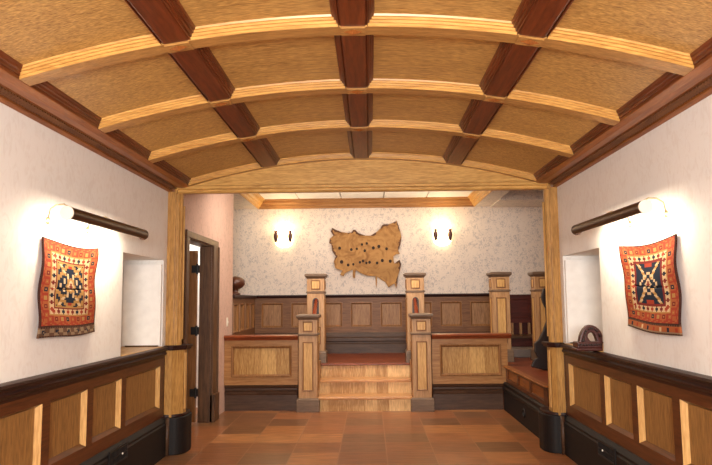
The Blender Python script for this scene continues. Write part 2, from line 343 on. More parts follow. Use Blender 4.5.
# ------------------------------------------------------------------ archway: pilasters, lintel with gable board
def pilaster(s, lab):
    # the parts stop at the face of the side wall
    t = empty('pilaster', (s*1.8, YP+.2, 0), lab, 'pilaster')
    xy = lambda p, z: (s*p[0], p[1], z); e = .02 if s > 0 else 0.0; g = .045 if s > 0 else 0.0
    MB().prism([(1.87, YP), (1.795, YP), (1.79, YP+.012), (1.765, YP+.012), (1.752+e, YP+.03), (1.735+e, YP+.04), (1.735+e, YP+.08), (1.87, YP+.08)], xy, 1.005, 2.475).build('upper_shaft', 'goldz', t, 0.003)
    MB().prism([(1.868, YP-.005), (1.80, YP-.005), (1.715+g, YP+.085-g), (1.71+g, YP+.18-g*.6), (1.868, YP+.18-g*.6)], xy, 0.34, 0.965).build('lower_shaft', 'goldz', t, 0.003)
    MB().prism([(1.713+g, YP+.10-g), (1.703+g, YP+.10-g), (1.703+g, YP+.16-g), (1.713+g, YP+.16-g)], xy, 0.40, 0.93).build('side_panel', 'newelp', t, 0.004)
    band = [(1.868, YP-.03), (1.79, YP-.03), (1.69+g, YP+.075-g), (1.68+g, YP+.22-g), (1.868, YP+.22-g)]
    big = [(p[0]-.012 if p[0] < 1.85 else p[0], p[1]-.012 if p[1] < YP+.1 else p[1]+.01) for p in band]
    MB().prism(band, xy, 0.96, 0.978).prism(big, xy, 0.978, 1.005).build('cap_band', 'capy', t, 0.004)
    MB().tube([(s*(1.728+e), YP+.065, 1.06), (s*(1.728+e), YP+.065, 2.34)], 0.010).build('corner_bead', 'newelp', t, 0, True)
    plan = [(1.868, YP-.03), (1.83, YP-.03), (1.80, YP-.02)]
    for i in range(9):
        a = i/8*PI/2; plan.append((1.80-0.125*math.sin(a), YP-.02+.14*(1-math.cos(a))))
    plan += [(1.672, YP+.22), (1.69, YP+.31), (1.73, YP+.34), (1.868, YP+.34)]
    MB().prism(plan, xy, 0.0, 0.34).build('base', 'black', t, 0.006)
    small = [(p[0]+.02 if p[0] < 1.9 else p[0], p[1]+.015) for p in plan]
    MB().prism(small, xy, 0.34, 0.365).build('base_moulding', 'capy', t, 0.005)
    MB().tube([(s*1.822, YP-.04, 0.0), (s*1.822, YP-.04, 0.34)], 0.018).build('base_bead', 'blackx', t, 0, True)
pilaster(-1, 'golden oak pilaster of the archway, beside the open door')
pilaster(1, 'golden oak pilaster of the archway, beside the carved ring')
t = empty('archway_lintel', (0, YP, 2.45), 'golden oak lintel with a shallow arched gable board over the opening', 'lintel')
xs = [-1.74+3.48*i/NX for i in range(NX+1)]
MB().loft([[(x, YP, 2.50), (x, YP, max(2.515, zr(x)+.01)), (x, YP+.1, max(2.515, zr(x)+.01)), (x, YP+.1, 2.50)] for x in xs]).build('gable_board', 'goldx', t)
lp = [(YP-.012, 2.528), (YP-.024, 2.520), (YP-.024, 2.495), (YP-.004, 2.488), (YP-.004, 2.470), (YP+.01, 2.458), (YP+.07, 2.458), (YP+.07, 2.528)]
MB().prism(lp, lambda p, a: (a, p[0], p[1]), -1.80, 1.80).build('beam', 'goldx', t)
for s in (-1, 1): MB().box(s*1.80, s*1.775, YP-.024, YP+.01, 2.455, 2.528).build('mitre_block', 'goldz', t, 0.004)

# ------------------------------------------------------------------ front-room wainscot
def wainscot(s, stiles, lab, vent_label):
    t = empty('wainscot', (s*1.87, 3.2, 0), lab, 'wainscot')
    fn = lambda u, v, w: (s*(1.87-w), u, v)
    ys = [st for st in stiles]; ops = []
    b = [y+.10 for y in ys]
    for i in range(len(ys)-1): ops.append((b[i], ys[i+1], 0.445, 0.825))
    ops.append((b[-1], YP-.13, 0.445, 0.825))
    frame(MB(), fn, ys[0], YP-.006, 0.35, 0.90, ops, 0.036, 0.022, 0.08, 0, 1).build('framing', ['stiley', 'newelp'], t)  # upright reveals take a paler oak: the light on them is in the colour
    for a, c, d, e in ops: slab(MB(), fn, a+.01, c-.01, d+.01, e-.01, -0.075, -0.035).build('panel', 'panelw', t)
    prof = [(1.90, 1.0), (1.845, 1.0), (1.825, 0.992), (1.822, 0.978), (1.832, 0.968), (1.848, 0.962), (1.848, 0.948), (1.838, 0.938), (1.842, 0.924), (1.862, 0.908), (1.868, 0.89), (1.90, 0.89)]
    MB().prism(prof, lambda p, a: (s*p[0], a, p[1]), ys[0], YP-.045).build('cap_rail', 'capy', t)
    pl = [(1.95, 0), (1.83, 0), (1.83, 0.285), (1.838, 0.297), (1.838, 0.315), (1.850, 0.33), (1.866, 0.35), (1.95, 0.35)]
    MB().prism(pl, lambda p, a: (s*p[0], a, p[1]), ys[0], YP-.05).build('plinth', 'black', t)
    v = hit(118 if s < 0 else 607, 455 if s < 0 else 452, 0, s*1.83)
    vt = empty('heating_vent', (s*1.83, v.y, v.z), vent_label, 'vent')
    fv = lambda u, w, d: (s*(1.83-d), v.y+u, v.z+w)
    slab(MB(), fv, -.17, .17, -.05, .05, 0.0, 0.004).build('back_plate', 'iron', vt)
    ring(MB(), fv, -.18, .18, -.06, .06, [(0, 0), (0, .008), (.014, .010), (.018, .003)]).build('rim', 'iron', vt)
    g = MB()
    for i in range(13):
        u = -.15+.025*i; slab(g, fv, u-.004, u+.004, -.045, .045, .003, .009)
    slab(g, fv, -.16, .16, -.004, .004, .003, .011); gr = g.build('grille', 'iron', vt)
    k = MB(); k.lathe([(0.001, -.008), (.005, -.005), (.006, 0), (.005, .005), (.001, .008)], fv(0.05, 0, .016), 10); k.build('knob', 'ivory', gr, 0, True)
wainscot(-1, [5.19-.625*k for k in range(7, -1, -1)], 'brown oak wainscot under the rug on the left wall', 'black iron vent grille in the left wainscot plinth')
wainscot(1, [5.22-.625*k for k in range(7, -1, -1)], 'brown oak wainscot under the rug on the right wall', 'black iron vent grille in the right wainscot plinth')
for s, yn, side in ((-1, 5.15, 'left'), (1, 5.20, 'right')):
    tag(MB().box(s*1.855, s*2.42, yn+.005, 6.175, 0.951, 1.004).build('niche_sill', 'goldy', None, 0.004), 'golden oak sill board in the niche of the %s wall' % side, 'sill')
    tag(MB().box(s*1.873, s*2.225, 6.12, 6.15, 1.016, 1.765).build('niche_board', 'white', None, 0.003), 'white papered board closing the far end of the %s niche' % side, 'board')
    MB().box(s*1.90, s*2.2, 6.13, 6.16, 1.004, 1.017).build('foot', 'blackx', bpy.data.objects['niche_board' if s < 0 else 'niche_board.001'])  # dark strip put in for the shade of the gap under the board

# ------------------------------------------------------------------ back room shell
structure(MB().box(-4.2, 3.8, 11.0, 11.15, 0, 3.5).build('wall_back', 'sprig'))
dw = MB()                                           # wall with the doorway
dw.box(-1.83, -1.95, YP+.345, 6.82, 0, 3.12).box(-1.875, -1.95, YP+.11, YP+.345, 1.02, 3.12); dw.box(-1.83, -1.95, 7.90, 9.13, 0, 3.12); dw.box(-1.83, -1.95, 6.82, 7.90, 2.08, 3.12)
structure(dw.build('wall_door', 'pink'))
structure(MB().box(3.7, 3.85, YP+.42, 11.0, 0, 3.5).build('wall_far_right', 'sprig'))
structure(MB().box(1.96, 3.85, YP+.345, YP+.42, 0, 3.5).box(1.875, 1.96, YP+.11, YP+.42, 1.02, 3.5).box(-1.87, 1.87, YP+.11, YP+.2, 2.53, 3.5).build('wall_front', 'sprig'))
structure(MB().box(-4.2, -4.05, 6.0, 11.0, 0, 3.5).box(-4.2, -1.95, 9.0, 9.13, 0, 3.5).box(-4.2, -2.55, 6.0, 6.12, 0, 3.5).build('wall_side_room', 'white'))
structure(MB().box(-4.2, -1.95, 6.0, 9.13, 2.75, 2.85).build('ceiling_side_room', 'white'))
bc = MB(); sx = [-1.80, -1.095, -0.39, 0.315, 1.02, 1.725, 1.84]
cb = structure(MB().box(-4.2, 3.85, YP+.3, 11.0, 3.135, 3.25).build('ceiling_back', 'darkx'))
for i in range(len(sx)-1):
    MB().box(sx[i]+.008, sx[i+1]-.008, YP+.5, 10.95, 3.10, 3.136).build('ceiling_panel', 'white', cb)
structure(MB().box(-2.1, -1.80, YP+.45, 11.0, 2.955, 3.136).box(1.84, 2.10, YP+.45, 11.0, 2.955, 3.136).box(2.10, 3.70, 10.15, 11.0, 2.935, 3.136).box(-4.05, -2.1, 9.13, 11.0, 2.955, 3.136).build('ceiling_soffit', 'sprig'))
cp = [(0.0, 2.95), (0.018, 2.95), (0.024, 2.975), (0.05, 2.99), (0.058, 3.02), (0.085, 3.04), (0.10, 3.075), (0.135, 3.085), (0.135, 3.11), (0, 3.11)]
structure(MB().prism(cp, lambda p, a: (a, 11.0-p[0], p[1]), -1.80, 1.84).build('trim_1', 'oakx'))
structure(MB().prism(cp, lambda p, a: (-1.80+p[0], a, p[1]), YP+.5, 11.0).build('trim_2', 'goldy'))
structure(MB().prism(cp, lambda p, a: (1.84-p[0], a, p[1]), YP+.5, 11.0).build('trim_3', 'goldy'))
# raised landing behind the stairs and along the far right side
structure(MB().box(-4.0, 3.7, 9.19, 11.0, 0, 0.55).box(1.84, 3.7, YP+.42, 9.19, 0, 0.55).build('floor_landing', 'landing'))

# ------------------------------------------------------------------ door
d = structure(MB().box(-1.83, -1.97, 7.90, 7.885, 0, 2.08).box(-1.83, -1.97, 6.82, 6.835, 0, 2.08).box(-1.83, -1.97, 6.835, 7.885, 2.08, 2.065).build('door_1', 'casing', None, 0.003))
for nm, b in (('casing', (7.90, 8.22, 0, 2.08)), ('casing', (6.66, 6.82, 0, 2.08)), ('casing_head', (6.66, 8.22, 2.08, 2.15))):
    far = b[0] > 7.8
    y0, y1 = (b[0], b[1]-.08) if far else (b[0], b[1])
    if nm == 'casing_head': y0, y1 = 6.66, 8.14
    MB().box(-1.835, -1.80, y0, y1, b[2], b[3]).box(-1.83, -1.785, (y1-.03 if far else y0), (y1 if far else y0+.03), b[2], b[3]).build(nm, 'casing', d, 0.006)
MB().box(-1.835, -1.775, 7.9, 8.155, 0, 0.32).build('casing_block', 'casing', d, 0.006)
leaf = MB()                                         # the open leaf, swung into the side room about its far jamb
fl = lambda u, v, w: (-1.992-u, 7.845-w, v)
ops = [(.11, .38, 1.15, 1.88), (.48, .92, 1.15, 1.88), (.11, .38, .22, 1.0), (.48, .92, .22, 1.0)]
frame(leaf, fl, 0, 1.04, 0.012, 2.02, ops, .014, .02, .045)
for o in ops: slab(leaf, fl, o[0]+.005, o[1]-.005, o[2]+.005, o[3]-.005, -.04, -.013)
lf = leaf.build('door_leaf', 'doorwood', d)
for z in (0.35, 1.07, 1.80):
    h = MB().box(-1.965, -2.055, 7.835, 7.872, z-.045, z+.045)
    h.tube([(-1.985, 7.832, z-.06), (-1.985, 7.832, z+.06)], .014); h.build('hinge', 'iron', lf, 0.002)

# ------------------------------------------------------------------ low front walls (parapets)
def parapet(x0, x1, px0, px1, lab, over):
    t = empty('parapet', ((x0+x1)/2, 8.7, 0), lab, 'parapet')
    fn = lambda u, v, w: (u, 8.64-w, v)
    op = (px0, px1, .445, .825)
    frame(MB(), fn, x0, x1, .335, .905, [op], .016, .006, .12).build('framing', 'oakx', t)
    slab(MB(), fn, px0-.0, px1+.0, .445, .825, -.05, -.015).build('panel', 'boards', t)
    ring(MB(), fn, px0-.012, px1+.012, .433, .837, [(0, 0), (0, .006), (.01, .010), (.02, .006), (.028, -.004), (.036, -.014)]).build('moulding', 'edge', t)
    prof = [(8.76, .972), (8.625, .972), (8.600, .966), (8.596, .950), (8.606, .936), (8.622, .926), (8.63, .905), (8.76, .905)]
    MB().prism(prof, lambda p, a: (a, p[0], p[1]), x0, x1+over).build('cap_rail', 'capx', t)
    pl = [(8.80, 0), (8.70, 0), (8.70, .20), (8.690, .215), (8.685, .245), (8.70, .262), (8.70, .285), (8.68, .30), (8.668, .335), (8.80, .335)]
    MB().prism(pl, lambda p, a: (a, p[0], p[1]), x0 if x0 < 0 else x0+.013, x1-.013 if x0 < 0 else x1-.06).build('plinth', 'blackx', t)
    MB().box(x0+.01, x1-.01, 8.70, 8.76, .30, .93).build('core', 'darkx', t)
parapet(-1.828, -.870, -1.725, -.96, 'low oak parapet with board panel beside the open door', 0.0)
parapet(.86, 1.83, .972, 1.735, 'low oak parapet with board panel beside the red-brown platform', 0.05)

# ------------------------------------------------------------------ newel posts
def newel_proto(slot):
    t = empty('newel_post', (0, 0, 0), 'x', 'newel post', 'panelled newel posts'); c = (0, 0, 0)
    MB().squares([(.146, 0), (.146, .150), (.138, .162), (.124, .172)], c).build('base', 'newelcap', t, .003)
    MB().squares([(.120, .168), (.120, .968)], c).build('shaft', 'newel', t, .004)
    MB().squares([(.121, .962), (.132, .968), (.134, .982), (.121, .992)], c).build('neck_moulding', 'newelcap', t)
    MB().squares([(.120, .985), (.120, 1.172)], c).build('head', 'newel', t, .004)
    MB().squares([(.121, 1.165), (.130, 1.178), (.142, 1.190), (.150, 1.200), (.152, 1.222), (.146, 1.230), (.12, 1.236)], c).build('cap', 'newelcap', t)
    faces = [lambda u, v, w: (u, -.12-w, v), lambda u, v, w: (.12+w, u, v), lambda u, v, w: (-.12-w, -u, v), lambda u, v, w: (-u, .12+w, v)]
    for i, fn in enumerate(faces):
        MBp = slab(MB(), fn, -.055, .055, 1.025, 1.135, -.01, .003); hp = MBp.build('head_panel', 'newelp', t)
        ring(MB(), fn, -.066, .066, 1.014, 1.146, [(0, 0), (.003, .008), (.010, .009), (.016, .003)]).build('head_moulding', 'edge', hp)
        z1 = .885 if not (slot and i == 0) else .50
        MBs = slab(MB(), fn, -.060, .060, .27, z1-.01, -.01, .003); sp_ = MBs.build('shaft_panel', 'newelp', t)
        ring(MB(), fn, -.070, .070, .26, z1, [(0, 0), (.003, .008), (.010, .009), (.016, .003)]).build('shaft_moulding', 'edge', sp_)
    if slot:
        pts = [(-.046, .56), (.046, .56), (.046, .84)]+[(.046*math.cos(a*PI/8), .84+.06*math.sin(a*PI/8)) for a in range(1, 8)]+[(-.046, .84)]
        MB().prism(pts, lambda p, a: (p[0], a, p[1]), -.123, -.10).build('slot_shade_plate', 'carveblack', t)  # dark plate on the face, its colour giving the shade of a recessed slot
    return t
def kids(o): return [c for c in bpy.data.objects if c.parent == o]
def place(proto, first, loc, lab):
    if first: r = proto
    else:
        r = proto.copy(); COL.objects.link(r)
        for ch in kids(proto):
            c = ch.copy(); c.parent = r; COL.objects.link(c)
            for sub in kids(ch):
                d = sub.copy(); d.parent = c; COL.objects.link(d)
    r.location = loc; r['label'] = lab; ORG[r.name] = Vector(loc); return r
np_ = newel_proto(False)
place(np_, True, (-.735, 8.70, 0), 'oak newel post at the foot of the stairs, nearer the open door')
place(np_, False, (.725, 8.70, 0), 'oak newel post at the foot of the stairs, nearer the red-brown platform')
place(np_, False, (1.885, 9.34, .55), 'oak newel post on the landing just behind the end of the right parapet')
place(np_, False, (2.475, 9.34, .55), 'oak newel post on the landing half hidden by the right archway pilaster')
ns = newel_proto(True)
place(ns, True, (-.685, 9.32, .55), 'oak newel post at the stair head with arched handrail slot, left one')
place(ns, False, (.70, 9.32, .55), 'oak newel post at the stair head with arched handrail slot, right one')
for x, xo, lab in ((-.735, -.69, 'red varnished handrail at the left side of the stairs'), (.725, .70, 'red varnished handrail at the right side of the stairs')):
    ob = MB(); k = (.018 if x < 0 else -.012)
    ob.tube([(x+.035*(1 if x < 0 else -1), 8.815, 1.06), (xo+k*.2, 9.0, 1.23), (xo+k*.6, 9.21, 1.415)], [.031, .031, .029], 14)
    tag(ob.build('handrail', 'rail', None, 0, True), lab, 'handrail', 'stair handrails')

# ------------------------------------------------------------------ stairs
t = empty('staircase', (-.01, 8.9, 0), 'short oak staircase of three risers between the newel posts', 'staircase')
SX0, SX1 = -.612, .602
for k in range(3):
    y = 8.625+.28*k; z0 = 0 if k == 0 else .183*k
    MB().box(SX0+(.026 if k == 0 else 0), SX1-(.026 if k == 0 else 0), y, y+.025, z0, .183*(k+1)-.028).build('riser', 'riser', t)
    if k < 2: MB().box(SX0, SX1, y-.028, y+.28, .183*(k+1)-.034, .183*(k+1)+.002).build('tread', 'tread', t, .010, seg=3)
MB().box(SX0, SX1, 9.16, 9.30, .524, .556).build('landing_nosing', 'capx', t, .010, seg=3)
for s, x in ((-1, SX0), (1, SX1)):
    MB().box(x, x+s*.03, 8.85, 9.17, 0, .60).build('stringer', 'newel', t)
MB().box(SX0, SX1, 8.655, 9.185, 0.0, .15).box(SX0, SX1, 8.935, 9.185, .15, .333).build('carcass', 'darkx', t)

# ------------------------------------------------------------------ back wainscot, knee wall, platform side
t = empty('wainscot', (0, 10.96, .55), 'grey-brown panelled wainscot along the back wall under the hide', 'wainscot')
fn = lambda u, v, w: (u, 10.94-w, v)
ops = [(-1.547+.491*k-.173, -1.547+.491*k+.173, .976, 1.371) for k in range(-2, 8)]
frame(MB(), fn, -3.0, 2.14, .885, 1.46, ops, .015, .008, .06).build('framing', 'midx', t)
for o in ops:
    slab(MB(), fn, o[0], o[1], o[2], o[3], -.04, -.014).build('panel', 'midz', t)
    ring(MB(), fn, o[0]-.008, o[1]+.008, o[2]-.008, o[3]+.008, [(0, 0), (.002, .008), (.014, .008), (.024, -.002), (.034, -.014)]).build('moulding', 'edge', t)
cpf = [(11.0, 1.505), (10.915, 1.505), (10.905, 1.498), (10.905, 1.485), (10.92, 1.475), (10.93, 1.455), (11.0, 1.455)]
MB().prism(cpf, lambda p, a: (a, p[0], p[1]), -3.0, 2.14).build('cap_rail', 'capy', t)
pl = [(11.0, .55), (10.89, .55), (10.89, .70), (10.905, .715), (10.905, .735), (10.885, .75), (10.885, .80), (10.91, .815), (10.91, .85), (10.925, .885), (11.0, .885)]
MB().prism(pl, lambda p, a: (a, p[0], p[1]), -3.0, 2.14).build('plinth', 'blackx', t)

t = empty('knee_wall', (-1.87, 10.0, .55), 'low panelled knee wall behind the corner of the door wall', 'knee wall')
fn = lambda u, v, w: (-1.83+w, u, v)
ops = [(9.20+.43*k, 9.20+.43*k+.33, .976, 1.371) for k in range(4)]
frame(MB(), fn, 9.14, 10.93, .56, 1.46, ops, .018, .012, .1).build('framing', 'midx', t)
for o in ops:
    slab(MB(), fn, o[0]+.004, o[1]-.004, o[2]+.004, o[3]-.004, -.04, -.017).build('panel', 'midz', t)
    ring(MB(), fn, o[0]-.008, o[1]+.008, o[2]-.008, o[3]+.008, [(0, 0), (.002, .008), (.014, .008), (.024, -.002), (.034, -.017)]).build('moulding', 'edge', t)
MB().box(-1.80, -1.96, 9.14, 10.93, 1.458, 1.503).build('cap_rail', 'capy', t, .008)
tag(MB().lathe([(.001, 0), (.075, 0), (.08, .02), (.055, .035), (.042, .06), (.05, .08), (.11, .115), (.142, .155), (.144, .205), (.115, .245), (.06, .268), (.001, .275)], (-1.915, 9.72, 1.503), 28).build('finial', 'finial', None, 0, True),
    'dark turned wooden ball finial on the knee wall beside the door wall corner', 'finial')

t = empty('platform_panelling', (1.80, 7.7, 0), 'brown panelled side of the red-brown platform above a black plinth', 'panelling')
fn = lambda u, v, w: (1.80+.0-w, u, v)
ops = [(6.78+.61*k, 6.78+.55+.61*k, .395, .515) for k in range(3)]
frame(MB(), fn, YP+.36, 8.63, .35, .545, ops, .02, .012, .03).build('framing', 'stiley', t)
for o in ops: slab(MB(), fn, o[0]+.004, o[1]-.004, o[2]+.004, o[3]-.004, -.028, -.018).build('panel', 'corn', t)
pl = [(1.80, 0), (1.772, 0), (1.772, .24), (1.76, .26), (1.76, .285), (1.774, .30), (1.774, .32), (1.765, .34), (1.78, .355), (1.80, .355)]
MB().prism(pl, lambda p, a: (p[0], a, p[1]), YP+.345, 8.68).build('plinth', 'black', t)
MB().box(1.762, 1.845, YP+.345, 8.63, .546, .562).build('edge_strip', 'corn', t, .005)
c = hit(524, 413, 0, 1.77)
rg = MB(); n = 20
rg.loft([[(1.772-w, c.y+r*math.cos(2*PI*i/n), c.z+r*math.sin(2*PI*i/n)) for i in range(n)] for r, w in ((.052, 0), (.052, .008), (.044, .014), (.034, .010), (.034, 0))], 0, False)
tag(rg.build('wall_ring', 'iron', None, 0, True), 'small round metal ring on the black plinth of the platform', 'ring')

# ------------------------------------------------------------------ things beyond the right pilaster
tag(MB().box(2.16, 3.68, 9.90, 10.98, .551, .67).build('stone_step', 'stone', None, .008), 'low grey stone step on the landing under the dark red settle', 'step')
t = empty('settle', (2.85, 10.6, .67), 'dark red wooden settle on a grey stone step in the far corner', 'settle')
fn = lambda u, v, w: (u, 10.90-w, v)
ops = [(2.26+.47*k, 2.26+.47*k+.40, 1.10, 1.40) for k in range(3)]
frame(MB(), fn, 2.18, 3.66, 1.02, 1.48, ops, .012, .01, .06).build('backrest', 'redbrown', t)
for o in ops: slab(MB(), fn, o[0]+.004, o[1]-.004, o[2]+.004, o[3]-.004, -.03, -.011).build('back_panel', 'redbrown', t)
slab(MB(), fn, 2.18, 3.66, .80, 1.03, -.07, -.05).build('back_board', 'redbrown', t)
for k in range(11): MB().box(2.22+.136*k, 2.26+.136*k, 10.86, 10.90, .835, 1.02).build('baluster', 'midz', t, .004)
MB().box(2.18, 3.66, 10.35, 10.97, .80, .836).build('seat', 'darkx', t, .006)
MB().box(2.20, 3.64, 10.40, 10.95, .672, .80).build('apron', 'redbrown', t)
bb = [(543.4, 289), (541, 298), (542.5, 304), (545.5, 310), (546.5, 322), (543, 332), (538.5, 341), (534, 345), (534.5, 353), (537.5, 359), (534, 361), (530.5, 368), (544, 371.5),
      (556, 371), (552, 355), (549, 345), (551, 335), (555, 322), (555, 308), (551, 296)]
pts = [hit(x, y, 1, 8.15) for x, y in bb]; zb = min(p.z for p in pts)
tag(MB().prism([(p.x, p.z-zb+.5515) for p in pts], lambda p, a: (p[0], a, p[1]), 8.12, 8.18).build('carved_bracket', 'carveblack', None, .01), 'near-black curved carved wooden bracket standing on the platform by the right pilaster', 'carving')

# ------------------------------------------------------------------ carved ring on the right cap rail
def from_crop(pts, ox, oy, k, y): return [hit(ox+x/k, oy+z/k, 1, y) for x, z in pts]
t = empty('carved_ring', (1.84, 5.31, 1.0), 'dark red carved wooden ring ornament on the right niche sill', 'carving')
outer = from_crop([(88, 318), (84, 285), (103, 250), (110, 200), (122, 165), (140, 132), (168, 103), (200, 92), (228, 96), (256, 108), (285, 130), (306, 158), (318, 190), (320, 318)], 569, 315, 9.31, 5.26)
hole = from_crop([(178, 204), (186, 176), (210, 160), (236, 172), (254, 204), (266, 242), (256, 264), (230, 260), (202, 238)], 569, 315, 9.31, 5.26)
def holed(mb, outer, hole, y0, y1):
    V = [Vector((p.x, p.z)) for p in outer+hole]; no, nh = len(outer), len(hole)
    ed = [(i, (i+1) % no) for i in range(no)]+[(no+i, no+(i+1) % nh) for i in range(nh)]
    vo, _, fo, *_ = delaunay_2d_cdt(V, ed, [], 1, 1e-6)
    cx = sum(p.x for p in hole)/nh; cz = sum(p.z for p in hole)/nh
    def inside(q, poly):
        r = False
        for i in range(len(poly)):
            a, b = poly[i], poly[i-1]
            if (a.z > q[1]) != (b.z > q[1]) and q[0] < (b.x-a.x)*(q[1]-a.z)/(b.z-a.z)+a.x: r = not r
        return r
    keep = []
    for f in fo:
        c = (sum(vo[i][0] for i in f)/len(f), sum(vo[i][1] for i in f)/len(f))
        if inside(c, outer) and not inside(c, hole): keep.append(tuple(f))
    n = len(vo); vs = [(p[0], y0, p[1]) for p in vo]+[(p[0], y1, p[1]) for p in vo]
    fs = keep+[tuple(i+n for i in f[::-1]) for f in keep]
    from collections import Counter
    cnt = Counter(tuple(sorted((f[i], f[(i+1) % len(f)]))) for f in keep for i in range(len(f)))
    fs += [(a, b, b+n, a+n) for (a, b), c in cnt.items() if c == 1]
    return mb.add(vs, fs)
holed(MB(), outer, hole, 5.27, 5.33).build('ring_body', 'carve', t, .010, seg=3)
zz = 1.005; bx0 = hit(576.5, 350, 1, 5.25).x; bx1 = hit(603, 350, 1, 5.25).x
MB().box(bx0, bx1, 5.245, 5.385, zz, zz+.022).box(bx0+.010, bx1-.004, 5.25, 5.375, zz+.022, zz+.07).build('base', 'carve', t, .008, seg=3)
cv = MB()
for i in range(9):
    x = bx0+.02+(bx1-bx0-.04)*i/8
    cv.lathe([(.001, -.010), (.008, -.006), (.010, 0), (.008, .006), (.001, .010)], (x, 5.248, zz+.048), 8)
for i in range(14):                                # beads carved round the ring
    p = outer[min(12, i)]; q = hole[i % len(hole)]; m = p.lerp(hole[min(range(len(hole)), key=lambda j: (hole[j]-p).length)], .45)
    cv.lathe([(.001, -.009), (.007, -.005), (.009, 0), (.007, .005), (.001, .009)], (m.x, 5.261, max(m.z, zz+.08)), 8)
cv.build('carved_beads', 'carveblack', t, 0, True)

# ------------------------------------------------------------------ picture lights
def picture_light(s, y0, y1, z, lab):
    x = s*1.67; t = empty('picture_light', (s*1.87, (y0+y1)/2, z), lab, 'wall lamp', 'tube lamps above the rugs')
    n = 20; R = .040; sh = MB()
    sec = []                                        # open half-round hood, mouth turned to the wall and down
    a0 = math.radians(-60)
    ang = [a0+math.radians(260)*i/n for i in range(n+1)]
    out = [(R*math.cos(a), R*math.sin(a)) for a in ang]; inn = [((R-.004)*math.cos(a), (R-.004)*math.sin(a)) for a in reversed(ang)]
    # local u points away from the wall, v up
    sh.loft([[(x-s*p[0], y, z+p[1]) for p in out+inn] for y in (y0, y1)]); sh.build('tube_hood', 'tube', t, 0, False)
    for y, m in ((y0, 'ivory'), (y1, 'tube')):
        MB().loft([[(x+R*1.02*math.cos(2*PI*i/24), y+d, z+R*1.02*math.sin(2*PI*i/24)) for i in range(24)] for d in (-.006, .006)]).build('end_cap', m, t, .002)
    MB().tube([(x, y0+.03, z-.002), (x, y1-.03, z-.002)], .012, 10).build('lamp_strip', 'glow', t)
    for y, q in ((y0+.01, .17), (y0+.62, .12)):
        MBa = MB().tube([(x, y, z+R), (x+s*.03, y+q*.1, z+.055), (x+s*.10, y+q*.4, z+.060), (x+s*.17, y+q*.8, z+.045), (s*1.868, y+q, z-.02)], .0045, 8); arm = MBa.build('arm', 'brass', t, 0, True)
        w = MB(); w.loft([[(s*1.87-s*d, y+q+r*math.cos(2*PI*i/14), z-.02+r*math.sin(2*PI*i/14)) for i in range(14)] for r, d in ((.024, 0), (.024, .006), (.012, .012))]); w.build('wall_plate', 'brass', arm)
    l = bpy.data.lights.new('picture_lamp', 'AREA'); l.shape = 'RECTANGLE'; l.size = y1-y0-.1; l.size_y = .05; l.energy = 11; l.color = (1.0, .86, .66)
    o = bpy.data.objects.new('picture_lamp', l); COL.objects.link(o); o.location = (x+s*.02, (y0+y1)/2, z-.03)
    dirv = Vector((s*.75, 0, -.66)).normalized(); zax = -dirv; xax = Vector((0, 1, 0)); yax = zax.cross(xax)
    o.rotation_euler = Matrix((xax, yax, zax)).transposed().to_euler()
picture_light(-1, 3.735, 5.02, 1.932, 'dark brown tube lamp with ivory end above the rug on the left wall')
picture_light(1, 3.82, 5.10, 1.94, 'dark brown tube lamp with ivory end above the rug on the right wall')

# ------------------------------------------------------------------ woven rugs
RC = [(142, 54, 36), (150, 82, 46), (108, 36, 30), (28, 34, 48), (188, 160, 124), (156, 116, 66), (92, 66, 50), (128, 106, 84), (60, 36, 30)]
for i, c in enumerate(RC): M['rug%d' % i] = plain('wool_%d' % i, c, 0.9, 0, 0.1)
def rugcol(i, j, W, H, kind):
    low = 7
    if j < low:                                     # plain-weave end strip
        if j in (0, low-1): return 8 if (i+j) % 2 else 6
        if kind == 0: return 3 if (i % 11 in (2, 3, 4) and j in (2+(i % 3), 3+(i % 2))) else (7 if (i//4+j//3) % 2 else 6)
        return (0, 3, 4)[(i//7) % 3] if (i % 7 in (2, 3) and 2 <= j <= 4) else (1 if j > 1 else 7)
    jj = j-low; HH = H-low; d = min(i, jj, W-1-i, HH-1-jj)
    k = i if d in (jj, HH-1-jj) else jj
    if d == 0: return 8
    if d < 3: return 0 if (k//2+d) % 3 else 1
    if d < 8:
        q = k % 6; e = d-3
        if q in (1, 2, 3) and 1 <= e <= 3: return (3, 1, 2, 5)[(k//6) % 4] if not (q == 2 and e == 2) else 5
        return 0 if (k//6) % 2 else 1
    if d == 8: return 5
    if d < 13:
        q = k % 5; e = d-9
        if abs(q-2)+abs(e-1.5) < 2: return (2, 3, 0)[(k//5) % 3]
        return 4
    if d == 13: return 2
    if d == 14: return 5 if kind == 0 else 2
    x = i-(W-1)/2; y = jj-(HH-1)/2; ax, ay = abs(x), abs(y); m = ax+ay*.8
    st = int(ax//2)*2+int(ay//2)*2
    if m < 2.2: return 2
    if m < 4.0: return 4
    if m < 6.0: return 5 if kind == 0 else 3
    if st in (8, 10) and kind == 0: return 4 if (int(ax)//2) % 2 else 3
    if abs(ax*1.15-ay*.8) < 1.7: return 4 if (int(ay)//2) % 2 else 5
    if kind == 0 and st % 8 in (0, 2): return 5
    if kind == 1 and st in (8,): return 4
    if ay > 13 and ax < 4: return 0
    return 3
